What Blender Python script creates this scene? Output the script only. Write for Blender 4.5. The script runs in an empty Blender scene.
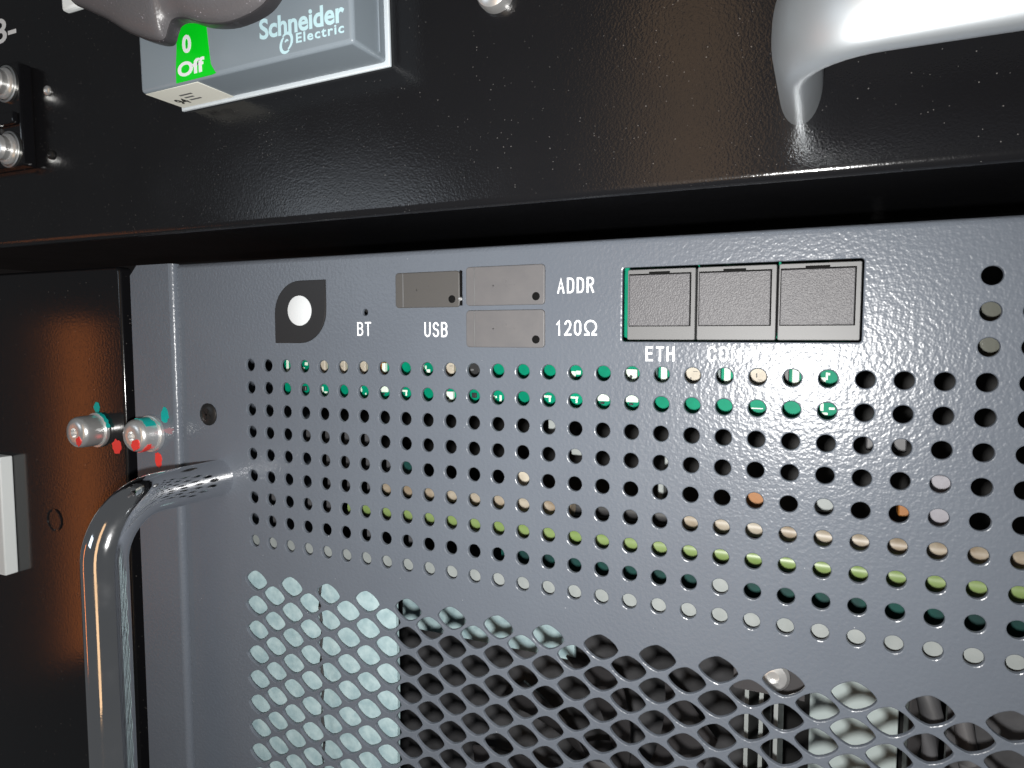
import bpy, bmesh, math, random
from mathutils import Vector, Matrix
from mathutils.geometry import delaunay_2d_cdt

# ------------------------------------------------------------------ camera, world, lamps, exposure
S = 0.001                                   # everything below is written in millimetres
scene = bpy.context.scene
COL = scene.collection
CAM = Vector((148.14, -147.14, 8.69))
cd = bpy.data.cameras.new('camera'); cam = bpy.data.objects.new('camera', cd); COL.objects.link(cam)
_r = Vector((0.911654, 0.410959, -0.000368)); _u = Vector((-0.029364, 0.066034, 0.997385)); _f = Vector((-0.409908, 0.909259, -0.072267))
cam.matrix_world = Matrix(((_r.x, _u.x, -_f.x, CAM.x*S), (_r.y, _u.y, -_f.y, CAM.y*S), (_r.z, _u.z, -_f.z, CAM.z*S), (0, 0, 0, 1)))
cd.sensor_fit = 'HORIZONTAL'; cd.sensor_width = 36.0; cd.lens = 685.8/1024*36.0
cd.clip_start = 0.002; cd.clip_end = 20
scene.camera = cam
world = bpy.data.worlds.new('World'); scene.world = world; world.use_nodes = True
world.node_tree.nodes['Background'].inputs[0].default_value = (0.9, 0.95, 1.0, 1)
world.node_tree.nodes['Background'].inputs[1].default_value = 0.085

def area(name, loc, target, sx, sy, power, color, shape='RECTANGLE'):
    d = bpy.data.lights.new(name, 'AREA'); d.shape = shape; d.size = sx*S; d.size_y = sy*S
    d.energy = power; d.color = color
    o = bpy.data.objects.new(name, d); COL.objects.link(o)
    o.location = Vector(loc)*S
    o.rotation_euler = (Vector(target)-Vector(loc)).to_track_quat('-Z', 'Y').to_euler()
    return o
area('phone_flash', (143, -147, -5), (20, 0, -22), 6, 6, 0.62, (1.0, 0.985, 0.96), 'ELLIPSE')
area('orange_reflection_fill', (-745, -445, -190), (-60, 0, -50), 34, 440, 0.13, (1.0, 0.27, 0.05))  # unseen light added to give the left panel its orange reflection
area('cool_lamp', (-370, -580, 120), (40, 0, 30), 190, 130, 0.20, (0.8, 0.9, 1.0))
area('warm_streak_fill', (50, -430, 12), (60, -12, 12), 85, 575, 0.17, (1.0, 0.62, 0.32))  # unseen light added for the warm streaks on door and handle
vs = scene.view_settings
scene.display_settings.display_device = 'sRGB'
vs.view_transform = 'Standard'; vs.look = 'None'; vs.exposure = 0.0; vs.gamma = 1.0; vs.use_curve_mapping = False
scene.cycles.max_bounces = 8
random.seed(7)

# ------------------------------------------------------------------ materials
def mat(name, color, rough=0.5, metal=0.0, spec=0.5, bump=None, dust=None, vary=None, coat=0.0, rvar=None, sub=None):
    """bump: (size in mm, strength, distance in mm[, detail]); dust: (cell mm, threshold, colour); vary: (size mm, second colour, amount)"""
    m = bpy.data.materials.new(name); m.use_nodes = True
    nt = m.node_tree; N = nt.nodes; L = nt.links
    b = N['Principled BSDF']
    b.inputs['Base Color'].default_value = (*color, 1); b.inputs['Roughness'].default_value = rough
    b.inputs['Metallic'].default_value = metal; b.inputs['Specular IOR Level'].default_value = spec
    b.inputs['Coat Weight'].default_value = coat
    tc = N.new('ShaderNodeTexCoord')
    def noise(size, detail=2.0, rgh=0.5):
        n = N.new('ShaderNodeTexNoise'); n.inputs['Scale'].default_value = 1000.0/size
        n.inputs['Detail'].default_value = detail; n.inputs['Roughness'].default_value = rgh
        L.new(tc.outputs['Object'], n.inputs['Vector']); return n
    col = None
    if vary:
        n = noise(vary[0], 4.0, 0.6)
        r = N.new('ShaderNodeMapRange'); r.inputs[1].default_value = 0.35; r.inputs[2].default_value = 0.65; r.inputs[4].default_value = vary[2]
        L.new(n.outputs['Fac'], r.inputs[0])
        mx = N.new('ShaderNodeMix'); mx.data_type = 'RGBA'
        mx.inputs[6].default_value = (*color, 1); mx.inputs[7].default_value = (*vary[1], 1)
        L.new(r.outputs[0], mx.inputs[0]); col = mx.outputs[2]
    if dust:
        v = N.new('ShaderNodeTexVoronoi'); v.inputs['Scale'].default_value = 1000.0/dust[0]
        L.new(tc.outputs['Object'], v.inputs['Vector'])
        n2 = noise(dust[0]*9, 2.0)
        mul = N.new('ShaderNodeMath'); mul.operation = 'MULTIPLY'; mul.inputs[1].default_value = dust[1]*2
        L.new(n2.outputs['Fac'], mul.inputs[0])
        # only some cells carry a speck
        cut = N.new('ShaderNodeMath'); cut.operation = 'LESS_THAN'; L.new(v.outputs['Distance'], cut.inputs[0]); L.new(mul.outputs[0], cut.inputs[1])
        sep = N.new('ShaderNodeSeparateColor'); L.new(v.outputs['Color'], sep.inputs[0])
        keep = N.new('ShaderNodeMath'); keep.operation = 'GREATER_THAN'; keep.inputs[1].default_value = 0.55; L.new(sep.outputs[0], keep.inputs[0])
        both = N.new('ShaderNodeMath'); both.operation = 'MULTIPLY'; L.new(cut.outputs[0], both.inputs[0]); L.new(keep.outputs[0], both.inputs[1])
        fac = N.new('ShaderNodeMath'); fac.operation = 'MULTIPLY'; L.new(both.outputs[0], fac.inputs[0]); L.new(sep.outputs[1], fac.inputs[1])
        md = N.new('ShaderNodeMix'); md.data_type = 'RGBA'
        if col: L.new(col, md.inputs[6])
        else: md.inputs[6].default_value = (*color, 1)
        md.inputs[7].default_value = (*dust[2], 1); L.new(fac.outputs[0], md.inputs[0]); col = md.outputs[2]
    if col: L.new(col, b.inputs['Base Color'])
    if rvar:
        n = noise(rvar[0], 3.0)
        r = N.new('ShaderNodeMapRange'); r.inputs[1].default_value = 0.3; r.inputs[2].default_value = 0.7
        r.inputs[3].default_value = rough-rvar[1]; r.inputs[4].default_value = rough+rvar[1]
        L.new(n.outputs['Fac'], r.inputs[0]); L.new(r.outputs[0], b.inputs['Roughness'])
    if bump:
        n = noise(bump[0], bump[3] if len(bump) > 3 else 1.5)
        bp = N.new('ShaderNodeBump'); bp.inputs['Strength'].default_value = bump[1]; bp.inputs['Distance'].default_value = bump[2]*S
        L.new(n.outputs['Fac'], bp.inputs['Height']); L.new(bp.outputs[0], b.inputs['Normal'])
    return m

M = {}
M['grey'] = mat('grey_powder_coat', (0.117, 0.133, 0.158), 0.28, spec=0.42, bump=(0.85, 0.9, 0.11, 1.0), vary=(30, (0.107, 0.121, 0.145), 0.7), dust=(3.0, 0.035, (0.35, 0.36, 0.38)))
M['black'] = mat('black_powder_coat', (0.0075, 0.0075, 0.0085), 0.16, bump=(0.42, 0.9, 0.036), dust=(0.8, 0.11, (0.12, 0.115, 0.11)), rvar=(25, 0.05))
M['black_left'] = mat('black_textured_paint', (0.006, 0.006, 0.007), 0.12, bump=(0.8, 0.6, 0.03), dust=(1.6, 0.09, (0.12, 0.11, 0.10)))
M['chrome'] = mat('chrome', (0.86, 0.86, 0.87), 0.09, 1.0, bump=(0.6, 0.25, 0.02, 4), rvar=(7, 0.06))
M['aluminium'] = mat('satin_aluminium', (0.60, 0.64, 0.67), 0.42, 0.85, bump=(0.5, 0.2, 0.02, 3))
M['zinc'] = mat('zinc_plate', (0.84, 0.84, 0.83), 0.29, 0.82, bump=(1.2, 0.35, 0.05, 3))
M['dark_screw'] = mat('black_oxide', (0.02, 0.02, 0.02), 0.35, 0.4, bump=(0.8, 0.4, 0.05))
M['switch_grey'] = mat('grey_plastic', (0.215, 0.255, 0.29), 0.30, bump=(0.5, 0.15, 0.02))
M['pale_edge'] = mat('pale_seal', (0.62, 0.68, 0.72), 0.45, bump=(1.0, 0.2, 0.03))
M['knob_face'] = mat('flash_lit_speckled_plastic', (0.10, 0.095, 0.10), 0.40, spec=0.7, bump=(0.5, 0.9, 0.08), dust=(0.7, 0.14, (0.4, 0.37, 0.41)))  # flash sheen and sparkle put into the lighter colour and specks
M['knob'] = mat('black_knob_plastic', (0.030, 0.029, 0.032), 0.36, bump=(0.45, 0.5, 0.05), dust=(0.9, 0.10, (0.32, 0.29, 0.33)))
M['green_label'] = mat('green_vinyl', (0.0, 0.62, 0.012), 0.4, bump=(1.5, 0.1, 0.02))
M['white_ink'] = mat('white_ink', (0.80, 0.82, 0.84), 0.55, bump=(0.4, 0.2, 0.02))
M['pale_ink'] = mat('pale_blue_ink', (0.50, 0.72, 0.78), 0.55, bump=(0.4, 0.2, 0.02))
M['sticker'] = mat('cream_paper', (0.85, 0.85, 0.76), 0.55, bump=(1.0, 0.1, 0.02))
M['black_ink'] = mat('black_ink', (0.02, 0.02, 0.02), 0.5, bump=(0.4, 0.1, 0.01))
M['badge'] = mat('black_glossy_badge', (0.018, 0.018, 0.019), 0.38, bump=(0.8, 0.08, 0.02))
M['white_disc'] = mat('white_translucent_plastic', (0.66, 0.69, 0.71), 0.4, bump=(2, 0.05, 0.02))
M['rubber'] = mat('grey_rubber', (0.118, 0.114, 0.116), 0.55, bump=(0.30, 0.30, 0.03), vary=(7, (0.100, 0.098, 0.102), 0.8))
M['rubber_dark'] = mat('dark_grey_rubber', (0.072, 0.069, 0.066), 0.5, bump=(0.30, 0.30, 0.03))
M['flap'] = mat('textured_flap_plastic', (0.090, 0.089, 0.095), 0.50, bump=(0.30, 1.0, 0.12, 1))
M['jack'] = mat('grey_jack_plastic', (0.118, 0.120, 0.122), 0.5, bump=(0.6, 0.15, 0.02))
M['shadow_black'] = mat('black_plastic_and_shade', (0.006, 0.006, 0.006), 0.8, spec=0.08, bump=(0.6, 0.2, 0.02))  # black plastic parts, and the shade painted into gaps and openings
M['pcb'] = mat('green_solder_mask', (0.0, 0.215, 0.120), 0.5, spec=0.1, bump=(1.6, 0.25, 0.03), vary=(6, (0.0, 0.15, 0.085), 0.8))
M['pcb_dark'] = mat('dark_green_board', (0.004, 0.055, 0.045), 0.4, bump=(1.5, 0.2, 0.03), vary=(9, (0.01, 0.03, 0.03), 0.9))
M['silk'] = mat('white_silkscreen', (0.62, 0.72, 0.62), 0.6, bump=(0.5, 0.2, 0.02))
M['beige'] = mat('beige_plastic', (0.46, 0.42, 0.34), 0.55, bump=(0.8, 0.2, 0.03), vary=(4, (0.34, 0.30, 0.24), 0.8))
M['orange'] = mat('orange_ceramic', (0.26, 0.10, 0.018), 0.45, bump=(0.8, 0.2, 0.03))
M['chip'] = mat('black_epoxy', (0.02, 0.02, 0.021), 0.5, bump=(0.5, 0.3, 0.02))
M['lead'] = mat('tinned_metal', (0.7, 0.7, 0.68), 0.3, 1.0, bump=(0.6, 0.2, 0.02))
M['green_wire'] = mat('yellow_green_sleeve', (0.15, 0.22, 0.065), 0.4, bump=(2.0, 0.2, 0.05), vary=(11, (0.19, 0.25, 0.10), 0.9))
M['tan_wire'] = mat('tan_sleeve', (0.34, 0.305, 0.245), 0.45, bump=(1.6, 0.35, 0.06), vary=(9, (0.19, 0.14, 0.09), 0.9))
M['steel'] = mat('galvanised_steel', (0.27, 0.29, 0.285), 0.5, bump=(1.2, 0.15, 0.03), vary=(5, (0.22, 0.24, 0.235), 0.8))
M['filter'] = mat('pale_insulation_sheet', (0.43, 0.56, 0.58), 0.6, bump=(1.6, 0.6, 0.14, 3), vary=(3.5, (0.27, 0.39, 0.42), 0.9))
M['fan'] = mat('dark_fan_plastic', (0.045, 0.043, 0.045), 0.45, bump=(0.8, 0.2, 0.03))
M['inner_grey'] = mat('dull_inner_sheet', (0.085, 0.085, 0.09), 0.5, bump=(2.0, 0.2, 0.05), vary=(14, (0.04, 0.04, 0.042), 0.9))
M['pale_box'] = mat('pale_plastic_case', (0.66, 0.76, 0.75), 0.55, bump=(2.0, 0.1, 0.05))
M['relay'] = mat('grey_relay_plastic', (0.25, 0.245, 0.27), 0.5, bump=(1.2, 0.3, 0.04), vary=(3, (0.2, 0.19, 0.21), 0.8))
M['olive'] = mat('olive_sleeve', (0.055, 0.058, 0.042), 0.4, bump=(1.5, 0.3, 0.05))
M['interior'] = mat('dark_cabinet_paint', (0.010, 0.010, 0.010), 0.6, bump=(2.0, 0.2, 0.05))
M['red_paint'] = mat('red_marker_paint', (0.72, 0.045, 0.035), 0.5, bump=(0.7, 0.4, 0.08))
M['teal_paint'] = mat('teal_marker_paint', (0.0, 0.33, 0.30), 0.5, bump=(0.7, 0.4, 0.08))
M['pink_paint'] = mat('pink_paint_smear', (0.27, 0.15, 0.17), 0.6, bump=(0.7, 0.4, 0.05))
M['white_block'] = mat('white_plastic', (0.80, 0.84, 0.84), 0.5, bump=(2.0, 0.05, 0.03))

# ------------------------------------------------------------------ mesh helpers (all in mm)
def link(name, me, material, parent=None, sharp=35, flat=False):
    if material: me.materials.append(M[material])
    for p in me.polygons: p.use_smooth = True
    me.set_sharp_from_angle(angle=math.radians(sharp))
    if flat:
        for p in me.polygons: p.use_smooth = not (max(abs(c) for c in p.normal) > 0.9999)
    o = bpy.data.objects.new(name, me); COL.objects.link(o)
    if parent:
        o.parent = parent
        if parent.type == 'EMPTY': o.matrix_parent_inverse = Matrix.Translation(-Vector(parent.location))
    return o
def from_bm(name, bm, material, parent=None, sharp=35, fix=True, flat=False):
    if fix: bmesh.ops.recalc_face_normals(bm, faces=bm.faces[:])
    for v in bm.verts: v.co *= S
    me = bpy.data.meshes.new(name); bm.to_mesh(me); bm.free()
    return link(name, me, material, parent, sharp, flat)
def thing(name, label, cat, loc, group=None):
    o = bpy.data.objects.new(name, None); COL.objects.link(o); o.location = Vector(loc)*S
    o.empty_display_size = 0.01
    o['label'] = label; o['category'] = cat
    if group: o['group'] = group
    return o
def tag(o, label, cat): o['label'] = label; o['category'] = cat; return o
def add_box(bm, x0, x1, y0, y1, z0, z1, r=0.0, seg=2):
    t = bmesh.new()
    vs_ = [t.verts.new((x, y, z)) for x in (x0, x1) for y in (y0, y1) for z in (z0, z1)]
    for f in ((0, 1, 3, 2), (4, 6, 7, 5), (0, 4, 5, 1), (2, 3, 7, 6), (0, 2, 6, 4), (1, 5, 7, 3)): t.faces.new([vs_[i] for i in f])
    bmesh.ops.recalc_face_normals(t, faces=t.faces[:])
    if r > 0: bmesh.ops.bevel(t, geom=t.edges[:], offset=r, segments=seg, affect='EDGES', profile=0.5)
    merge(bm, t)
def merge(bm, t):
    mp = {v: bm.verts.new(v.co) for v in t.verts}
    for f in t.faces:
        try: bm.faces.new([mp[v] for v in f.verts])
        except ValueError: pass
    t.free()
def box(name, x0, x1, y0, y1, z0, z1, material, parent=None, r=0.0, seg=2):
    bm = bmesh.new(); add_box(bm, x0, x1, y0, y1, z0, z1, r, seg); return from_bm(name, bm, material, parent, flat=True)
def add_lathe(bm, x, z, prof, n=32):
    """profile of (radius, y) turned about the Y axis through (x, z)"""
    rings = []
    for r, y in prof:
        if r < 1e-6: rings.append([bm.verts.new((x, y, z))])
        else: rings.append([bm.verts.new((x+r*math.cos(2*math.pi*i/n), y, z+r*math.sin(2*math.pi*i/n))) for i in range(n)])
    for a, b in zip(rings, rings[1:]):
        for i in range(n):
            j = (i+1) % n
            q = [a[i % len(a)], a[j % len(a)], b[j % len(b)], b[i % len(b)]]
            q = list(dict.fromkeys(q))
            if len(q) > 2: bm.faces.new(q)
def lathe(name, x, z, prof, material, parent=None, n=32, sharp=35):
    bm = bmesh.new(); add_lathe(bm, x, z, prof, n); return from_bm(name, bm, material, parent, sharp)
def sweep(name, path, section, material, parent=None, up=(0, 0, 1), sharp=50):
    """section: list of (a, b) along (side, up) of each path point"""
    bm = bmesh.new(); rings = []
    P = [Vector(p) for p in path]; U = Vector(up)
    for i, p in enumerate(P):
        t = (P[min(i+1, len(P)-1)]-P[max(i-1, 0)]).normalized()
        u = (U - t*U.dot(t))
        if u.length < 1e-3: u = Vector((0, -1, 0)) - t*Vector((0, -1, 0)).dot(t)
        u.normalize(); s = t.cross(u)
        rings.append([bm.verts.new(p+s*a+u*b) for a, b in section])
    n = len(section)
    for a, b in zip(rings, rings[1:]):
        for i in range(n): bm.faces.new((a[i], a[(i+1) % n], b[(i+1) % n], b[i]))
    bm.faces.new(rings[0]); bm.faces.new(rings[-1])
    return from_bm(name, bm, material, parent, sharp)
def oval(a, b, n=32, p=2.0):
    out = []
    for i in range(n):
        t = 2*math.pi*i/n; c, s = math.cos(t), math.sin(t)
        out.append((a*math.copysign(abs(c)**(2/p), c), b*math.copysign(abs(s)**(2/p), s)))
    return out
def prism(name, outline, y0, y1, material, parent=None, r=0.0, seg=2, front_material=None):
    """outline of (x, z), front face at y0 (towards the camera), bevelled front rim"""
    bm = bmesh.new()
    fr = [bm.verts.new((x, y0, z)) for x, z in outline]; bk = [bm.verts.new((x, y1, z)) for x, z in outline]
    n = len(outline); ff = bm.faces.new(fr); bm.faces.new(bk)
    for i in range(n): bm.faces.new((fr[i], fr[(i+1) % n], bk[(i+1) % n], bk[i]))
    bmesh.ops.recalc_face_normals(bm, faces=bm.faces[:])
    if r > 0: bmesh.ops.bevel(bm, geom=[e for e in ff.edges], offset=r, segments=seg, affect='EDGES', profile=0.5)
    return from_bm(name, bm, material, parent, flat=True)
def rect(x0, x1, z0, z1, r=0.0, n=5):
    if r <= 0: return [(x0, z0), (x1, z0), (x1, z1), (x0, z1)]
    out = []
    for cx, cz, a in ((x1-r, z0+r, -90), (x1-r, z1-r, 0), (x0+r, z1-r, 90), (x0+r, z0+r, 180)):
        for i in range(n+1):
            t = math.radians(a+90*i/n); out.append((cx+r*math.cos(t), cz+r*math.sin(t)))
    return out
def smooth_loop(pts, k=4):
    """closed Catmull-Rom through pts"""
    out = []; n = len(pts)
    for i in range(n):
        p0, p1, p2, p3 = (Vector(pts[(i+j-1) % n]) for j in range(4))
        for s in range(k):
            t = s/k
            q = 0.5*((2*p1)+(p2-p0)*t+(2*p0-5*p1+4*p2-p3)*t*t+(3*p1-p0-3*p2+p3)*t**3)
            out.append((q.x, q.y))
    return out
def blob(cx, cz, rx, rz, rot=0.0, n=18, j=0.18):
    out = []
    for i in range(n):
        t = 2*math.pi*i/n; k = 1+random.uniform(-j, j)
        a, b = rx*k*math.cos(t), rz*k*math.sin(t)
        out.append((cx+a*math.cos(rot)-b*math.sin(rot), cz+a*math.sin(rot)+b*math.cos(rot)))
    return out
def lettering(name, s, x0, z0, w, h, y, material, parent, bold=0.0, space=1.0, plane='front', thick=0.06, shear=0.0):
    """text scaled to a w x h box with its lower left corner at (x0, z0) on the plane Y=y (or on the underside Z=y)"""
    c = bpy.data.curves.new(name, 'FONT'); c.body = s; c.offset = bold; c.space_character = space; c.resolution_u = 4
    o = bpy.data.objects.new(name, c); COL.objects.link(o)
    bpy.context.view_layer.update()
    me = bpy.data.meshes.new_from_object(o.evaluated_get(bpy.context.evaluated_depsgraph_get()))
    bpy.data.objects.remove(o); bpy.data.curves.remove(c)
    xs = [v.co.x for v in me.vertices]; ys = [v.co.y for v in me.vertices]
    ax, bx, ay, by = min(xs), max(xs), min(ys), max(ys)
    bm = bmesh.new(); bm.from_mesh(me); bpy.data.meshes.remove(me)
    ext = bmesh.ops.extrude_face_region(bm, geom=bm.faces[:])
    ev = {e for e in ext['geom'] if isinstance(e, bmesh.types.BMVert)}
    for v in bm.verts:
        px = x0+(v.co.x-ax)/(bx-ax)*w; pz = z0+(v.co.y-ay)/(by-ay)*h
        d = thick if v in ev else 0.0
        if plane == 'front': v.co = (px, y-d, pz+shear*(px-x0))
        else: v.co = (px, 2*z0-pz, y-d)
    return from_bm(name, bm, material, parent)
def tube(name, path, r, material, parent=None, n=16): return sweep(name, path, oval(r, r, n), material, parent)

# ------------------------------------------------------------------ the setting: the dark cabinet behind everything
bm = bmesh.new(); add_box(bm, -800, 800, 130, 134, -500, 420)
o = from_bm('cabinet_back_wall', bm, 'interior'); o['kind'] = 'structure'

# ------------------------------------------------------------------ upper door with its rolled lower edge
YD = -12.0
door = thing('cabinet_door', 'glossy black cabinet door panel across the top with rolled lower edge', 'door panel', (40, YD, 36.5))
prof = [(45, 36.4), (YD+1.7, 36.4)]
for i in range(1, 9):
    t = math.radians(90*i/8); prof.append((YD+1.7-1.7*math.sin(t), 38.1-1.7*math.cos(t)))
prof += [(YD, 175), (45, 175)]
bm = bmesh.new()
A_ = [bm.verts.new((-170, y, z)) for y, z in prof]; B_ = [bm.verts.new((290, y, z)) for y, z in prof]
for i in range(len(prof)):
    j = (i+1) % len(prof); bm.faces.new((A_[i], A_[j], B_[j], B_[i]))
bm.faces.new(A_); bm.faces.new(B_)
from_bm('door_sheet', bm, 'black', door, flat=True)
# satin aluminium pull handle, an oval bar bent out of the door
path = [(143.4, YD-0.02, 54)] + [(143.4, y, 54) for y in (-16, -20, -24, -28, -31)]
R_ = 11.5
for i in range(1, 11):
    t = math.radians(90*i/10); path.append((143.4+R_*(1-math.cos(t)), -31-R_*math.sin(t), 54))
path += [(x, -42.5, 54) for x in (160, 175, 195, 220, 245)]
hd = sweep('pull_handle', path, oval(3.7, 8.2, 36, 2.15), 'aluminium', door)
lathe('door_bolt', 83.8, 80.0, [(4.0, YD+0.5), (4.0, YD-1.6), (3.6, YD-2.6), (2.6, YD-3.1), (1.7, YD-3.2), (1.6, YD-1.6), (0, YD-1.6)], 'zinc', door)
for x, z in ((-64.8, 81.3), (-64.4, 62.5)):
    lathe('door_screw', x, z, [(1.5, YD+0.3), (1.4, YD-0.5), (0.9, YD-0.9), (0.35, YD-0.95), (0.3, YD-0.6), (0, YD-0.6)], 'dark_screw' if z < 70 else 'zinc', door, 16)
lettering('lettering', '8-', -90.2, 98.6, 11.6, 7.4, YD-0.02, 'white_ink', door, 0.012)

# ------------------------------------------------------------------ rotary isolator switch
YF = -25.3
sw = thing('rotary_switch', 'grey rotary isolator switch with black knob and green off label', 'switch', (22, YD, 69.7))
bm = bmesh.new()
add_box(bm, -8.0, 56.7, YF, YD-0.9, 69.7, 148, 0.9, 4)
from_bm('switch_housing', bm, 'switch_grey', sw, flat=True)
box('seal', -8.6, 57.4, YD-0.88, YD-0.02, 69.0, 148.6, 'pale_edge', sw, 0.25)
box('side_rib', 56.72, 57.1, YD-4.2, YD-3.6, 71, 147, 'switch_grey', sw, 0.1)
prism('indicator_label', [(4.6, 69.95), (16.4, 70.0), (17.6, 70.2), (16.1, 72.4), (15.7, 76), (15.0, 84), (14, 90), (5.6, 90), (5.3, 78), (4.8, 74)], YF-0.15, YF-0.01, 'green_label', sw)
lettering('lettering', '0', 7.3, 76.3, 2.9, 4.2, YF-0.17, 'white_ink', sw, 0.035)
lettering('lettering', 'Off', 5.4, 71.0, 8.8, 3.4, YF-0.17, 'white_ink', sw, 0.035, shear=0.02)
lettering('lettering', 'Schneider', 31.3, 74.9, 23.4, 4.5, YF-0.02, 'pale_ink', sw, 0.025, 1.0, shear=-0.03)
lettering('lettering', 'Electric', 41.6, 72.3, 12.9, 2.1, YF-0.02, 'pale_ink', sw, 0.02, 1.18, shear=-0.02)
# the little leaf-shaped swirl beside the second word
bm = bmesh.new()
def swirl(a0, a1, rx, rz, w, cx, cz, rot):
    pr = None
    for i in range(15):
        t = math.radians(a0+(a1-a0)*i/14); k = w*(0.45+0.55*math.sin(math.pi*i/14))
        q = []
        for s in (-1, 1):
            a, b = (rx+s*k/2)*math.cos(t), (rz+s*k/2)*math.sin(t)
            x, z = cx+a*math.cos(rot)-b*math.sin(rot), cz+a*math.sin(rot)+b*math.cos(rot)
            q += [bm.verts.new((x, YF-0.09, z)), bm.verts.new((x, YF-0.13, z))]
        if pr:
            bm.faces.new((pr[1], q[1], q[3], pr[3])); bm.faces.new((pr[0], pr[2], q[2], q[0]))
            bm.faces.new((pr[0], q[0], q[1], pr[1])); bm.faces.new((pr[2], pr[3], q[3], q[2]))
        pr = q
swirl(-40, 160, 1.5, 1.9, 0.75, 38.9, 73.1, -0.5); swirl(150, 330, 1.5, 1.9, 0.75, 38.9, 72.7, -0.5); swirl(60, 170, 0.5, 0.8, 0.5, 38.9, 72.7, -0.5)
from_bm('emblem', bm, 'pale_ink', sw)
# sticker on the underside, without its code square
st = box('sticker', -7.3, 10.6, -24.5, -13.3, 69.55, 69.68, 'sticker', sw, 0.05, 1)
lettering('lettering', '94', -5.0, -15.4, 3.4, 3.2, 69.53, 'black_ink', sw, 0.03, plane='under', thick=0.03)
for k, (a, b) in enumerate(((-0.6, 3.2), (-0.6, 2.4), (-0.6, 3.6))):
    box('print_line', a, b, -17.2-1.6*k, -16.6-1.6*k, 69.49, 69.53, 'jack', sw)
# knob: traced outline with a notch over the green label
kn = smooth_loop([(-18.6, 90.2), (-13.4, 87.2), (-6.5, 83.6), (0.2, 79.4), (6.2, 76.6), (10.4, 75.2), (12.4, 75.5), (13.4, 77.3), (14.8, 78.9), (18.2, 78.8), (24.0, 76.5), (30.1, 75.2), (35.2, 75.2), (39.8, 76.0), (43.2, 77.8), (47.6, 83.2), (48.4, 92.3), (42.3, 104.8), (22.4, 112.6), (0.5, 113.3), (-15.6, 106.4), (-21.9, 96.3)], 5)
kb = prism('knob', kn, -34.4, -31.6, 'knob', sw, 0.3, 2)
# domed speckled top of the knob, flash sheen painted in as lighter grey
bm = bmesh.new(); kc = Vector((15.0, 96.0)); rows = []
for f, y in ((0.985, -34.42), (0.975, -35.2), (0.95, -35.9), (0.90, -36.6), (0.82, -37.2), (0.7, -37.8), (0.5, -38.4), (0.25, -38.7)):
    rows.append([bm.verts.new((kc.x+(x-kc.x)*f, y, kc.y+(z-kc.y)*f)) for x, z in kn])
for a, b in zip(rows, rows[1:]):
    for q in range(len(kn)): bm.faces.new((a[q], a[(q+1) % len(kn)], b[(q+1) % len(kn)], b[q]))
bm.faces.new(rows[-1])
from_bm('knob_top', bm, 'knob_face', kb, 60)
lathe('knob_boss', 15, 104, [(20, -31.58), (20, YF-0.02), (0, YF-0.02)], 'shadow_black', sw, 48)
box('grip', 2, 28, -54, -38, 92, 112, 'knob_face', sw, 4.0, 5)
box('white_tab', -24.5, -17.0, -33.2, -31.0, 89.6, 99, 'white_block', sw, 0.8)  # small white piece at the left of the knob

# ------------------------------------------------------------------ terminal block at the left edge
tb = thing('terminal_block', 'black terminal block with two bright screws at the upper left edge', 'terminal block', (-88, YD, 60))
box('block_body', -110, -71.8, -16.0, YD-0.02, 59.5, 89.5, 'black_left', tb, 0.6)
box('partition_rib', -110, -73.0, -17.6, -16.02, 71.6, 75.0, 'black_left', tb, 0.4)
for z in (83.6, 64.4):
    s_ = lathe('clamp_screw', -77.2, z, [(4.6, -16.02), (4.6, -17.4), (4.2, -17.8), (3.6, -17.9), (3.6, -19.6), (3.0, -20.4), (1.6, -20.7), (1.4, -19.4), (0, -19.4)], 'zinc', tb)
    lathe('washer', -77.2, z, [(5.4, -16.03), (5.4, -16.8), (4.8, -16.9)], 'lead', s_)
box('jumper', -84, -82.4, -17.2, -16.02, 66.5, 71.5, 'zinc', tb, 0.2)

# ------------------------------------------------------------------ left side panel
YL, YE = 0.0, -2.0
sp = thing('side_panel', 'black textured side panel at the left edge with one bolt', 'side panel', (-100, YL, -100))
prism('panel_sheet', rect(-215, -53.0, -230, 30.0, 2.0), YL, YL+4.0, 'black_left', sp, 0.9, 4)
def bolt(x, z, y0, parent, head):
    b = lathe('mounting_bolt', x, z, [(5.0, y0-1.25), (5.05, y0-2.2), (5.0, y0-head+1.9), (4.7, y0-head+0.9), (4.0, y0-head+0.25), (2.6, y0-head), (1.5, y0-head), (1.4, y0-head+0.3), (1.2, y0-head+1.0), (0, y0-head+1.1)], 'zinc', parent, 36)
    lathe('washer', x, z, [(0, y0-0.02), (5.6, y0-0.02), (5.75, y0-0.4), (5.6, y0-1.1), (4.6, y0-1.3)], 'zinc', b, 36)
    return b
def side_paint(x, z, r, y0, y1, a0, a1, material, parent):
    bm = bmesh.new(); rows = []
    for i in range(9):
        t = math.radians(a0+(a1-a0)*i/8); e = random.uniform(-0.4, 0.4)
        rows.append([bm.verts.new((x+rr*math.cos(t), y, z+rr*math.sin(t))) for y, rr in ((y0+e, r), (y0+e, r+0.12), (y1-e, r+0.12), (y1-e, r))])
    for a, b in zip(rows, rows[1:]):
        for k in range(4): bm.faces.new((a[k], a[(k+1) % 4], b[(k+1) % 4], b[k]))
    bm.faces.new(rows[0]); bm.faces.new(rows[-1])
    from_bm('paint_mark', bm, material, parent)
bl = bolt(-66.2, -22.3, YL, sp, 8.2)
side_paint(-66.2, -22.3, 5.78, YL-1.1, YL-0.2, 10, 75, 'teal_paint', bl)
prism('paint_mark', blob(-64.0, -24.9, 1.1, 1.5), YL-8.32, YL-8.0, 'red_paint', bl)
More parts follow.
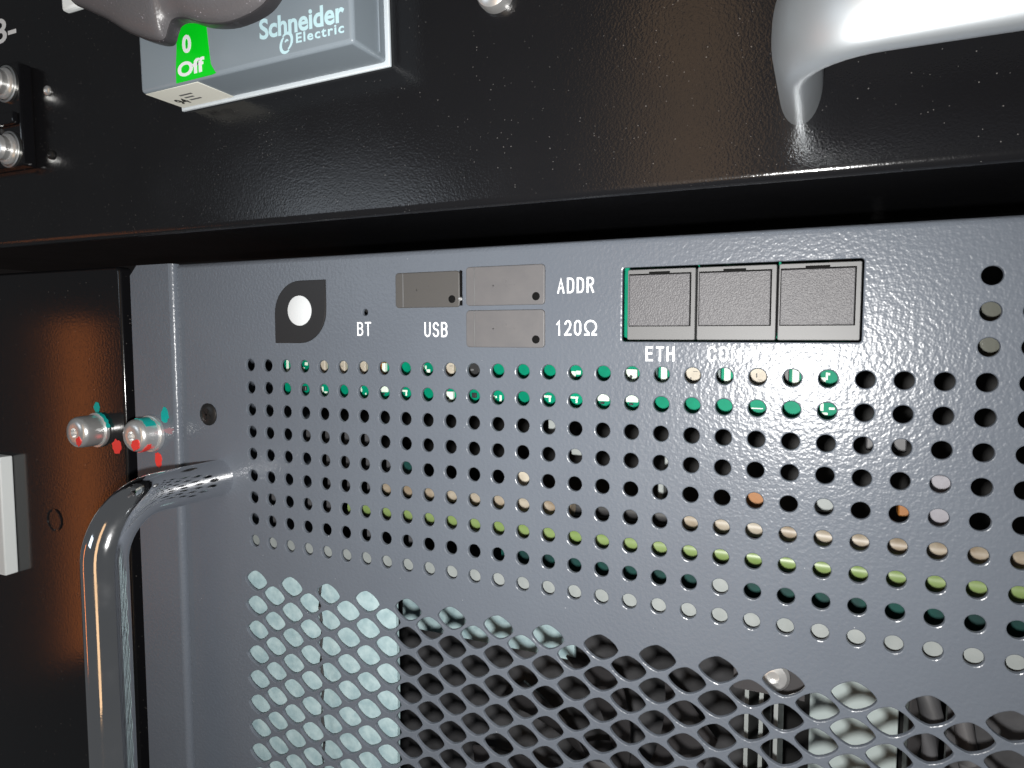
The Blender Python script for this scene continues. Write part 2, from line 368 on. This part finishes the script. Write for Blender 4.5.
prism('paint_mark', blob(-66.6, -14.9, 1.4, 1.7), YL-0.18, YL-0.01, 'teal_paint', sp)
prism('paint_mark', blob(-57.7, -27.3, 2.1, 2.2), YL-0.2, YL-0.01, 'red_paint', sp)
# shallow round plug
lathe('plug', -91.0, -55.1, [(4.0, YL-0.01), (3.9, YL-0.35), (3.5, YL-0.4), (3.3, YL-0.12), (0, YL-0.12)], 'black_left', sp, 32, 20)

# white block on the side panel
wb = box('label_block', -146, -113.0, YL-4.5, YL-0.02, -76.7, -34.2, 'white_block', None, 0.5)
tag(wb, 'plain white plastic block on the black side panel at the left edge', 'plastic block')

# ------------------------------------------------------------------ the power module
mod = thing('power_module', 'grey perforated power module front with chrome handle and network ports', 'power module', (80, 0, -150))
PX, PZ = 6.5, 6.3752
X0, X1, Z0, Z1 = -29.5, 236.0, -190.0, 29.6
holes = []                                   # (loop, centre, kind)
def circle(cx, cz, r, n=24): return [(cx+r*math.cos(2*math.pi*i/n), cz+r*math.sin(2*math.pi*i/n)) for i in range(n)]
HR = 1.70
for c in range(0, 34):
    for r in range(0, 9): holes.append(('c', c*PX, -r*PZ, HR))
for c in range(27, 34):
    for r in (1, 2, 3): holes.append(('c', c*PX, r*PZ, HR))
holes.append(('c', 40.0, 14.4, 0.85))
def diamond(cx, cz, a, b, p=1.32, n=28):
    return [(cx+x, cz+z) for x, z in oval(a, b, n, p)]
for k in range(0, 34):
    j = 0
    while True:
        z = -62.85-7.49*j-(3.745 if k % 2 else 0)
        if z < Z0+8: break
        holes.append(('d', k*PX, z, 0)); j += 1
PORT = (108.2, 155.1, 7.1, 23.1)
cuts = []
for kind, x, z, r in holes:
    if kind == 'c': cuts.append([circle(x, z, r+0.25), circle(x, z, r+0.08), circle(x, z, r), circle(x, z, r)])
    else: cuts.append([diamond(x, z, 4.36, 3.22, 1.5), diamond(x, z, 4.16, 3.04, 1.5), diamond(x, z, 4.08, 2.97, 1.5), diamond(x, z, 4.08, 2.97, 1.5)])
cuts.append([rect(PORT[0]-.3, PORT[1]+.3, PORT[2]-.3, PORT[3]+.3, 0.8), rect(PORT[0]-.08, PORT[1]+.08, PORT[2]-.08, PORT[3]+.08, 0.65), rect(*PORT, 0.6), rect(*PORT, 0.6)])
YS = (0.0, 0.07, 0.25, 0.9)
bm = bmesh.new()
RB = 1.4
rim = [(x, z) for x, z in ((X0+RB, Z0+RB), (X1-RB, Z0+RB), (X1-RB, Z1-RB), (X0+RB, Z1-RB))]
co, ed, loops = [], [], []
for lp in [rim]+[c[0] for c in cuts]:
    b0 = len(co); co += [Vector(p) for p in lp]; n = len(lp)
    ed += [(b0+i, b0+(i+1) % n) for i in range(n)]; loops.append(range(b0, b0+n))
vco, _, fcs, ov, _, _ = delaunay_2d_cdt(co, ed, [], 0, 1e-6)
boxes = []
for c in cuts:
    xs = [p[0] for p in c[0]]; zs = [p[1] for p in c[0]]; boxes.append((min(xs), max(xs), min(zs), max(zs), c[0]))
grid = {}
for bxx in boxes:
    for gx in range(int(bxx[0]//10), int(bxx[1]//10)+1):
        for gz in range(int(bxx[2]//10), int(bxx[3]//10)+1): grid.setdefault((gx, gz), []).append(bxx)
def in_hole(x, z):
    for a, b, c, d, lp in grid.get((int(x//10), int(z//10)), ()):
        if a <= x <= b and c <= z <= d:
            ins = False; n = len(lp)
            for i in range(n):
                (xa, za), (xb, zb) = lp[i], lp[(i+1) % n]
                if (za > z) != (zb > z) and x < (xb-xa)*(z-za)/(zb-za)+xa: ins = not ins
            if ins: return True
    return False
fv = [bm.verts.new((v.x, 0, v.y)) for v in vco]
back = {}
for i, v in enumerate(ov):
    for k in v: back[k] = fv[i]
for f in fcs:
    cx = sum(vco[i].x for i in f)/len(f); cz = sum(vco[i].y for i in f)/len(f)
    if not in_hole(cx, cz):
        face = bm.faces.new([fv[i] for i in f])
        face.normal_update()
        if face.normal.y > 0: face.normal_flip()
def wall(first, rings):
    prev = first; n = len(first); out = []
    for ring in rings:
        cur = [bm.verts.new(p) for p in ring]
        for i in range(n): out.append(bm.faces.new((prev[i], prev[(i+1) % n], cur[(i+1) % n], cur[i])))
        prev = cur
    return out
for k, c in enumerate(cuts):
    first = [back[i] for i in loops[k+1]]
    wall(first, [[(x, YS[q], z) for x, z in c[q]] for q in (1, 2, 3)])
rr = []
for i in range(1, 7):
    t = math.radians(90*i/6); d = RB*math.sin(t); y = RB*(1-math.cos(t))
    rr.append([(x+(d if x > 0 else -d), y, z+(d if z > 0 else -d)) for x, z in rim])
rr.append([(x+(RB if x > 0 else -RB), 60.0, z+(RB if z > 0 else -RB)) for x, z in rim])
wall([back[i] for i in loops[0]], rr)
from_bm('face_plate', bm, 'grey', mod, 40, flat=True)
# dark inner case
bm = bmesh.new(); add_box(bm, X0+2, X1-2, 96, 98, Z0+2, Z1-2); add_box(bm, X0+2, X0+4, 60.5, 95.9, Z0+2, Z1-2); from_bm('inner_case', bm, 'interior', mod)
# ear
bm = bmesh.new(); ro = []
for z in (-230, 26.6, 29.6):
    xl = -46.2 if z < 28 else -43.2
    pr_ = [(xl, 0.6), (xl, YE+0.5), (xl+0.5, YE)]+[(-27.6-1.5*(1-math.sin(math.radians(a))), YE+1.5*(1-math.cos(math.radians(a)))) for a in range(0, 91, 15)]+[(-27.6, 0.6)]
    ro.append([bm.verts.new((x, y, z)) for x, y in pr_])
for a, b in zip(ro, ro[1:]):
    for q in range(len(a)): bm.faces.new((a[q], a[(q+1) % len(a)], b[(q+1) % len(a)], b[q]))
bm.faces.new(ro[0]); bm.faces.new(ro[-1])
from_bm('mounting_ear', bm, 'grey', mod, 40, flat=True)
br = bolt(-38.6, -21.6, YE, mod, 7.0)
side_paint(-38.6, -21.6, 5.08, YE-5.2, YE-1.6, 35, 100, 'teal_paint', br)
prism('paint_mark', blob(-37.0, -24.2, 1.9, 1.6, 0.6), YE-7.12, YE-6.8, 'red_paint', br)
side_paint(-38.6, -21.6, 5.08, YE-5.4, YE-3.4, -85, -30, 'red_paint', br)
prism('paint_mark', blob(-32.6, -15.6, 1.6, 2.4), YE-0.2, YE-0.01, 'teal_paint', mod)
prism('paint_mark', blob(-36.2, -29.8, 1.5, 2.6, 0.15), YE-0.2, YE-0.01, 'red_paint', mod)
prism('paint_mark', blob(-31.0, -20.4, 1.8, 1.1, 0.2, j=0.35), YE-0.08, YE-0.01, 'pink_paint', mod)
sc_ = lathe('face_screw', -16.7, -14.9, [(3.3, -0.02), (3.3, -0.3), (3.0, -0.55), (1.6, -0.8), (0, -0.85)], 'dark_screw', mod)
for a in (0.4, 0.4+math.pi/2):
    bm = bmesh.new(); add_box(bm, -1.6, 1.6, -0.98, -0.80, -0.28, 0.28)
    bmesh.ops.rotate(bm, verts=bm.verts[:], cent=(0, 0, 0), matrix=Matrix.Rotation(a, 3, 'Y')); bmesh.ops.translate(bm, verts=bm.verts[:], vec=(-16.7, 0, -14.9))
    from_bm('drive_slot', bm, 'dark_screw', sc_)
# chrome handle
HX, HY, HZ, HB = -13.0, -36.5, -33.5, 15.0
path = [(HX, -0.02, HZ)] + [(HX, y, HZ) for y in (-5, -10, -15, -19)]
for i in range(0, 15):
    t = math.radians(90*i/14); path.append((HX, HY+HB-HB*math.sin(t), HZ-HB*(1-math.cos(t))))
path += [(HX, HY, z) for z in (-55, -70, -90, -110, -140, -170, -200)]
bm = bmesh.new(); rings = []
P = [Vector(p) for p in path]
for i, p in enumerate(P):
    t = (P[min(i+1, len(P)-1)]-P[max(i-1, 0)]).normalized(); s = Vector((1, 0, 0)); u = t.cross(s)
    rings.append([bm.verts.new(p+5.3*(s*math.cos(2*math.pi*k/40)+u*math.sin(2*math.pi*k/40))) for k in range(40)])
for a, b in zip(rings, rings[1:]):
    for k in range(40): bm.faces.new((a[k], a[(k+1) % 40], b[(k+1) % 40], b[k]))
bm.faces.new(rings[-1])
from_bm('pull_handle', bm, 'chrome', mod, 60)

# black leaf badge with its white disc
def leaf(x0, x1, z0, z1, r, n=10):
    out = [(x0, z0)]
    for i in range(n+1):
        t = math.radians(-90+90*i/n); out.append((x1-r+r*math.cos(t), z0+r+r*math.sin(t)))
    out.append((x1, z1))
    for i in range(n+1):
        t = math.radians(90+90*i/n); out.append((x0+r+r*math.cos(t), z1-r+r*math.sin(t)))
    return out
bd = prism('status_badge', leaf(10.0, 27.6, 6.3, 23.2, 9.0), -0.45, -0.02, 'badge', mod, 0.18)
bm = bmesh.new(); add_lathe(bm, 18.9, 15.1, [(4.05, -0.46), (4.05, -0.62), (3.85, -0.70), (0, -0.70)], 40); from_bm('status_disc', bm, 'white_disc', bd)

# rubber dust covers over the small sockets
def usb_cover(x0, x1, z0, z1, material):
    t = prism('socket_cover', rect(x0, x1, z0, z1, 0.9), -0.55, -0.03, material, mod, 0.22)
    box('hinge_line', x0+2.15, x0+2.45, -0.66, -0.50, z0+0.15, z1-0.15, 'jack', t, 0.05, 1)
    lathe('pull_hole', x1-2.1, z0+1.9, [(0.95, -0.56), (0.95, -0.66), (0.6, -0.68), (0.55, -0.58), (0, -0.575)], 'shadow_black', t, 18)
    cx, cz = (x0+x1)/2, (z0+z1)/2
    bm = bmesh.new()
    add_box(bm, cx-3, cx+2.6, -0.62, -0.54, cz-0.12, cz+0.12)
    for k in range(2):
        q = [bm.verts.new(p) for p in ((cx-1.5+k*1.6, -0.60, cz+0.1), (cx-1.2+k*1.6, -0.60, cz+0.1), (cx-0.2+k*1.6, -0.60, cz+(0.9 if k == 0 else -0.9)), (cx-0.5+k*1.6, -0.60, cz+(0.9 if k == 0 else -0.9)))]; bm.faces.new(q)
    add_lathe(bm, cx-3.2, cz, [(0.5, -0.55), (0.5, -0.62), (0, -0.62)], 12)
    add_lathe(bm, cx+0.2, cz+0.95, [(0.35, -0.55), (0.35, -0.62), (0, -0.62)], 10)
    from_bm('trident_mark', bm, material, t)
    return t
uc = usb_cover(49.8, 68.2, 15.3, 24.0, 'rubber_dark')
usb_cover(69.9, 90.2, 15.5, 24.7, 'rubber')
usb_cover(69.9, 90.2, 5.6, 14.4, 'rubber')
box('opening_shade', 68.25, 68.75, -0.75, -0.02, 15.6, 24.0, 'shadow_black', mod, 0.1)  # dark strip standing in for the shaded opening beside the cover
lathe('socket_glint', 68.5, 17.2, [(0.5, -0.7), (0.5, -0.95), (0.3, -1.15), (0, -1.2)], 'zinc', mod, 14)

# three jacks with flap covers in the long opening
for k, (a, b) in enumerate(((109.3, 123.75), (124.15, 139.6), (140.0, 154.75))):
    z0, z1 = 7.5, 22.6
    jk = prism('jack_cover', rect(a, b, z0, z1, 0.3, 3), 0.35, 3.2, 'jack', mod, 0.12, 1)
    ia, ib, ja, jb = a+0.30, b-1.0, z0+3.0, z1-1.2
    box('flap_gap_shade', ia-0.0, ib+0.12, 0.27, 0.36, ja-0.14, jb+0.28, 'shadow_black', jk)  # dark sheet standing in for the shade in the gap
    box('flap', ia+0.12, ib-0.12, -0.10, 0.30, ja, jb, 'flap', jk, 0.15)
    box('thumb_notch', (ia+ib)/2-2.2, (ia+ib)/2+2.2, 0.20, 0.3, jb+0.05, jb+0.65, 'shadow_black', jk)
box('jack_shell', 108.6, 155.0, 3.3, 6.2, 9.0, 22.0, 'shadow_black', mod)

# printed words
def arc(cx, cz, rx, rz, a0, a1, n=10):
    return [(cx+rx*math.cos(math.radians(a0+(a1-a0)*i/n)), cz+rz*math.sin(math.radians(a0+(a1-a0)*i/n))) for i in range(n+1)]
G = {   # condensed strokes in a box 1 wide and 1 high
 'B': [[(0, 0), (0, 1)], [(0, 1), (.55, 1)]+arc(.55, .765, .42, .235, 90, -90)+[(0, .53)], [(0, .53), (.55, .53)]+arc(.55, .265, .45, .265, 90, -90)+[(0, 0)]],
 'T': [[(0, 1), (1, 1)], [(.5, 1), (.5, 0)]],
 'U': [[(0, 1), (0, .3)]+arc(.5, .3, .5, .3, 180, 360)+[(1, 1)]],
 'S': [arc(.5, .75, .46, .25, 20, 180)+arc(.52, .75, .48, .23, 180, 262, 5)+arc(.48, .27, .5, .25, 82, 0, 6)+arc(.5, .25, .5, .25, 0, -165)],
 'A': [[(0, 0), (.5, 1), (1, 0)], [(.2, .32), (.8, .32)]],
 'D': [[(0, 0), (0, 1)], [(0, 1), (.45, 1)]+arc(.45, .68, .53, .32, 90, 0)+arc(.45, .32, .53, .32, 0, -90)+[(0, 0)]],
 'R': [[(0, 0), (0, 1)], [(0, 1), (.55, 1)]+arc(.55, .75, .42, .25, 90, -90)+[(0, .5)], [(.5, .5), (1, 0)]],
 '1': [[(.1, .78), (.6, 1), (.6, 0)]],
 '2': [arc(.5, .73, .46, .27, 165, -10)+[(.78, .46), (.02, 0)], [(.02, 0), (1, 0)]],
 '0': [arc(.5, .7, .48, .3, 0, 180)+arc(.5, .3, .48, .3, 180, 360)+[(.98, .6999)]],
 'O': [arc(.5, .7, .5, .3, 0, 180)+arc(.5, .3, .5, .3, 180, 360)+[(1, .6999)]],
 'Ω': [[(.02, 0), (.34, 0), (.34, .1)]+arc(.5, .57, .48, .43, 238, -58, 20)+[(.66, .1), (.66, 0), (.98, 0)]],
 'E': [[(0, 0), (0, 1)], [(0, 1), (.92, 1)], [(0, .52), (.82, .52)], [(0, 0), (.95, 0)]],
 'H': [[(0, 0), (0, 1)], [(1, 0), (1, 1)], [(0, .52), (1, .52)]],
 'C': [arc(.5, .7, .5, .3, 5, 180)+arc(.5, .3, .5, .3, 180, 355)],
 'M': [[(0, 0), (0, 1), (.5, .25), (1, 1), (1, 0)]],
}
def stroke_word(word, x0, z0, w, h, t):
    n = len(word); gap = t*1.35; wid = {'M': 1.3, 'Ω': 1.25, '1': 0.75}
    unit = (w-gap*(n-1)-t*n)/sum(wid.get(c, 1) for c in word)
    bm = bmesh.new(); x = x0+t/2; lift = 0
    for c in word:
        cw = unit*wid.get(c, 1)
        for line in G[c]:
            pts = []
            for a, b in line:
                v = Vector((x+a*cw, z0+t/2+b*(h-t)))
                if not pts or (v-pts[-1]).length > 0.02: pts.append(v)
            lift += 1
            y = -0.03-0.004*lift; rows = []
            loop = (pts[0]-pts[-1]).length < 0.08
            if loop: pts.pop()
            for i, p in enumerate(pts):
                d0 = (p-pts[i-1]).normalized() if i or loop else (pts[1]-p).normalized()
                d1 = (pts[(i+1) % len(pts)]-p).normalized() if i < len(pts)-1 or loop else d0
                nrm = Vector((-d0.y-d1.y, d0.x+d1.x))
                nrm = nrm.normalized() if nrm.length > 1e-4 else Vector((-d0.y, d0.x))
                k = min(1.6, 1/max(0.3, nrm.dot(Vector((-d0.y, d0.x)))))
                e = p if loop else (p - d0*t/2 if i == 0 else (p + d0*t/2 if i == len(pts)-1 else p))
                rows.append([bm.verts.new((q.x, yy, q.y)) for q, yy in ((e+nrm*t/2*k, y), (e-nrm*t/2*k, y), (e-nrm*t/2*k, -0.01), (e+nrm*t/2*k, -0.01))])
            for a, b in zip(rows, rows[1:]+rows[:1] if loop else rows[1:]):
                for q in range(4): bm.faces.new((a[q], a[(q+1) % 4], b[(q+1) % 4], b[q]))
            if not loop: bm.faces.new(rows[0]); bm.faces.new(rows[-1])
        x += cw+t+gap
    return from_bm('lettering', bm, 'white_ink', mod)
for word, x, z, w, h in (('BT', 37.5, 8.3, 4.4, 3.6), ('USB', 57.9, 8.0, 6.6, 3.7), ('ADDR', 93.1, 17.9, 8.7, 3.5), ('120', 92.8, 8.4, 6.1, 3.5), ('Ω', 99.5, 8.4, 3.1, 3.5), ('ETH', 113.5, 2.9, 6.2, 3.2), ('COMM2', 126.5, 3.0, 12.0, 3.2)):
    stroke_word(word, x, z, w, h, 0.43)

# ------------------------------------------------------------------ inside the module
YB = 10.0
pcb = box('circuit_board', 3.5, 153.5, YB, YB+1.6, -9.6, 27.0, 'pcb', mod)
def at(c, row): return (PX*c+(PX*c-CAM.x)/147.1*YB, -PZ*row+(-PZ*row-CAM.z)/147.1*YB)
cache = {}
def comp(name, x, z, w, h, d, m):
    key = (name, w, h, d, m)
    if key not in cache:
        bm = bmesh.new(); add_box(bm, -w/2, w/2, -d, 0, -h/2, h/2, min(0.15, d*0.3), 1)
        for v in bm.verts: v.co *= S
        me = bpy.data.meshes.new(name); bm.to_mesh(me); bm.free(); me.materials.append(M[m]); cache[key] = me
    o = bpy.data.objects.new(name, cache[key]); COL.objects.link(o); o.parent = pcb
    o.location = Vector((x, YB-0.02, z))*S
    return o
ROW0 = {2: 'g', 3: 's', 4: 'b', 5: 'b', 6: 'b', 7: 'o', 9: 's', 10: 'b', 11: 'k', 15: 's', 17: 'w', 18: 'v', 19: 'b', 20: 'v', 21: 'b', 22: 'v', 23: 's'}
ROW1 = {3: 'k2', 4: 's', 6: 's', 7: 'b2', 8: 's2', 10: 'w', 11: 'k2', 12: 's', 14: 's2', 15: 's2', 16: 'b2', 17: 'b2', 21: 's3', 23: 's'}
for row, table in ((0, ROW0), (1, ROW1)):
    for c, k in table.items():
        x, z = at(c, row)
        if k == 'g': comp('trace', x+0.9, z, 0.9, 3.4, 0.06, 'silk')
        elif k == 's':
            for q in range(3): comp('trace', x-1.0+random.uniform(0.5, 1.0)*q, z+random.uniform(-0.8, 1.0), random.choice((0.4, 0.6, 1.1)), random.choice((0.5, 0.9, 1.6)), 0.06, 'silk')
        elif k == 's2': comp('trace', x-0.3, z+0.8, 2.2, 0.5, 0.06, 'silk'); comp('trace', x+0.4, z+0.2, 0.5, 1.4, 0.06, 'silk')
        elif k == 's3': comp('trace', x, z, 2.6, 0.25, 0.06, 'silk')
        elif k == 'b': comp('connector', x, z-0.2, 3.9, 4.6, 1.4, 'beige'); comp('pin', x+random.uniform(-1.2, 0.2), z+random.uniform(-0.9, 0.9), 0.4, 1.1, 1.46, 'chip'); comp('pin', x+random.uniform(0.2, 1.2), z+random.uniform(-0.9, 1.2), 1.2, 0.3, 1.46, 'jack')
        elif k == 'b2': comp('connector', x, z+1.2, 3.6, 1.8, 0.9, 'silk'); comp('pin', x, z-0.2, 1.0, 0.5, 0.4, 'chip')
        elif k == 'o': comp('capacitor', x-0.2, z, 3.0, 3.4, 1.2, 'orange'); comp('capacitor_end', x+0.9, z+0.2, 1.0, 2.6, 1.35, 'silk')
        elif k == 'k': comp('chip', x, z, 4.6, 4.6, 1.1, 'chip'); comp('chip_mark', x+0.3, z+0.2, 1.0, 0.7, 1.16, 'jack')
        elif k == 'k2': comp('chip', x+0.5, z+0.4, 1.3, 1.3, 0.7, 'chip')
        elif k == 'w': comp('terminal', x, z-0.3, 3.0, 3.0, 1.3, 'silk'); comp('pin', x+0.2, z-0.5, 0.7, 0.7, 1.6, 'chip')
        elif k == 'v': comp('resistor', x+0.7, z, 1.4, 4.0, 0.8, 'silk'); comp('resistor', x-1.2, z, 1.2, 4.0, 1.0, 'chip' if c == 22 else 'pcb_dark')
for q in range(40):
    x = random.uniform(12, 150); z = random.choice((random.uniform(2.5, 5.5), random.uniform(-4.6, -3.0), random.uniform(24, 26)))
    comp('resistor', round(x, 1), round(z, 1), 1.6, 0.8, 0.5, random.choice(('chip', 'beige', 'silk')))
for q in range(2): comp('chip', *((40+(40-CAM.x)/147.1*YB, 14.4+(14.4-CAM.z)/147.1*YB) if q == 0 else (60, 4)), 4.5, 4.5, 1.0, 'chip')  # first block is added behind the BT hole to keep it dark
box('wire_clip', 149.0, 153.2, YB-1.2, YB-0.05, 22, 26.5, 'beige', mod)

def wobble(x0, x1, y, z, amp, step=8.0, sag=0.0):
    out = []; x = x0; ph = random.uniform(0, 6)
    while x <= x1:
        f = (x-x0)/(x1-x0)
        out.append((x, y+amp*math.sin(x*0.045+ph), z+amp*0.6*math.sin(x*0.07+ph*2)-sag*4*f*(1-f))); x += step
    return out
tube('green_cable', wobble(24, 232, 14, -41.5, 0.5), 2.4, 'green_wire', mod)
tube('tan_cable', wobble(36, 92, 15, -35.0, 0.5), 2.2, 'tan_wire', mod)
tube('tan_cable', wobble(120, 232, 14, -34.9, 0.5), 2.3, 'tan_wire', mod)
tube('black_cable', wobble(88, 128, 22, -36.5, 1.0), 2.5, 'chip', mod)
# odds and ends glimpsed through single holes further down
def behind(c, row, y): k = y/147.1; return (PX*c+(PX*c-CAM.x)*k, -PZ*row+(-PZ*row-CAM.z)*k)
def glimpse(name, c, row, y, w, h, m, dx=0.0, dz=0.0, d=4.0):
    x, z = behind(c, row, y); box(name, x+dx-w/2, x+dx+w/2, y, y+d, z+dz-h/2, z+dz+h/2, m, mod, 0.3, 1)
glimpse('relay', 26, 3.5, 9, 5.6, 10.5, 'relay', -0.6); glimpse('relay_pin', 26, 3.5, 8.2, 1.0, 10, 'chip', 2.4, d=0.7)
glimpse('grey_bracket', 24.6, 2, 14, 7.5, 3.2, 'inner_grey', 0, 0.6); glimpse('grey_bracket', 14, 2, 14, 3.0, 3.0, 'steel', 1.4, 1.0); glimpse('grey_bracket', 15, 3, 16, 3.0, 2.6, 'steel', 0.4, 1.6)
glimpse('film_capacitor', 21, 4, 13, 4.2, 4.4, 'orange', 0, 0.6); glimpse('film_capacitor', 25, 4, 15, 3.0, 4.0, 'orange', 1.3, 1.6)
glimpse('spacer', 13, 4, 12, 4.6, 4.4, 'beige'); glimpse('spacer', 23, 4, 13, 4.0, 3.2, 'steel', 0.2, 0.6)
glimpse('blue_capacitor', 8, 4, 15, 4.6, 4.6, 'pcb_dark', 0, 0)
glimpse('olive_sleeve', 27, -1, 9, 5, 5, 'olive'); glimpse('olive_sleeve', 27, -2, 9, 5, 5, 'olive')
glimpse('spacer', 18, 4, 17, 1.4, 5.0, 'steel', 0.2); glimpse('spacer', 18, 3, 17, 2.0, 4.0, 'steel', 2.0)
for c, r in ((3, 3), (4, 3), (5, 3), (6, 3), (4, 4), (5, 4), (6, 4), (7, 4), (4, 5), (5, 5), (6, 5), (3, 6), (4, 6), (1, 6), (6, 7), (8, 7), (1, 7)):
    glimpse('cable_tie', c, r, 16+(c % 3), 2.2, 5.0, 'inner_grey', 1.2+0.3*(r % 3), 0.5*((c+r) % 3-1), 2.0)
box('lower_board', 70, 232, 19, 20.6, -56.0, -46.6, 'pcb_dark', mod)
# bright bent flange right behind the last row
bm = bmesh.new(); add_box(bm, -20, 232, 4.6, 5.8, -57.6, -48.7, 0.3, 1); add_box(bm, -20, 232, 5.81, 14, -57.6, -56.4)
fl = from_bm('bent_flange', bm, 'steel', mod)
box('flange_tab', 127.0, 131.6, 4.6, 5.6, -48.6, -43.0, 'steel', fl, 0.2, 1)
# pale sheet behind the left part of the mesh
bm = bmesh.new()
nx, nz = 16, 24; gv = []
for i in range(nx+1):
    for k in range(nz+1):
        x = -12+(46.2+12)*i/nx; z = -185+(185-57.2)*k/nz
        y = 3.4+0.35*math.sin(x*0.11+1)+0.25*math.sin(z*0.13)+(0.9*math.exp(-((x-21.5)/1.6)**2))
        gv.append((bm.verts.new((x, y, z)), bm.verts.new((x, y+1.2, z))))
w_ = nz+1
for i in range(nx):
    for k in range(nz):
        a, b, c, d = i*w_+k, (i+1)*w_+k, (i+1)*w_+k+1, i*w_+k+1
        bm.faces.new([gv[q][0] for q in (a, b, c, d)]); bm.faces.new([gv[q][1] for q in (d, c, b, a)])
for i in range(nx):
    for k in (0, nz):
        a, b = i*w_+k, (i+1)*w_+k; bm.faces.new((gv[a][0], gv[b][0], gv[b][1], gv[a][1]))
for k in range(nz):
    for i in (0, nx):
        a, b = i*w_+k, i*w_+k+1; bm.faces.new((gv[a][0], gv[b][0], gv[b][1], gv[a][1]))
from_bm('insulation_sheet', bm, 'filter', mod, 60)
tube('vertical_wire', [(21.4+0.4*math.sin(z*0.4), 2.5, z) for z in range(-180, -58, 4)], 0.4, 'fan', mod, 8)
# deep grey sheet, cooling fan and the pale case seen through the mesh
box('deep_sheet', -12, 140, 78, 79.5, -186, -70, 'inner_grey', mod)
box('upper_strip', 20, 82, 46, 47.5, -91, -70, 'filter', mod)
fan = lathe('cooling_fan', 96, -128, [(0, 30), (15, 30), (17, 31), (17, 42), (0, 42)], 'fan', mod, 36)
for k in range(9):
    bm = bmesh.new(); rows = []
    for i in range(7):
        r = 17+26*i/6; base = 2*math.pi*k/9+0.012*(r-17)
        rw = []
        for s, y in ((-0.22, 31.5), (0.0, 35.5), (0.22, 41.0)):
            for off in (0, 0.9): rw.append(bm.verts.new((96+r*math.cos(base+s), y+off, -128+r*math.sin(base+s))))
        rows.append(rw)
    for a, b in zip(rows, rows[1:]):
        for q in (0, 2):
            bm.faces.new((a[q], a[q+2], b[q+2], b[q])); bm.faces.new((a[q+1], b[q+1], b[q+3], a[q+3]))
        bm.faces.new((a[0], b[0], b[1], a[1])); bm.faces.new((a[4], a[5], b[5], b[4]))
    from_bm('fan_blade', bm, 'fan', fan)
box('pale_case', 148.0, 172, 76, 94, -186, -86, 'pale_box', mod, 0.6)
box('dark_case', 172.5, 180, 70, 60, -186, -64, 'fan', mod, 0.6)
for x, z1 in ((134.2, -66), (137.4, -68), (140.6, -71)):
    box('heat_sink_fin', x, x+0.9, 16, 52, -186, z1, 'steel', mod)
lathe('inner_screw', 140.6, -66.2, [(3.4, 12), (3.4, 9.2), (2.8, 8.6), (1.3, 8.4), (1.2, 9.2), (0, 9.2)], 'zinc', mod, 24)
box('screw_bracket', 132, 147, 12.05, 13.5, -72, -58.5, 'fan', mod)
tube('grey_cable', [(168, 18, -58), (170, 15, -64), (171.5, 14, -72), (171, 15, -82), (169, 18, -95), (168, 22, -120)], 2.4, 'inner_grey', mod)
tube('red_cable', [(176, 30, -58), (178, 26, -70), (180, 24, -84), (184, 26, -100), (186, 30, -130)], 2.2, 'rubber', mod)
box('side_bracket', 176, 232, 26, 28, -186, -62, 'inner_grey', mod)

# the switch sits very slightly turned on the door
sw.rotation_euler = (0, math.radians(-1.25), 0); sw.location.z -= 0.0006
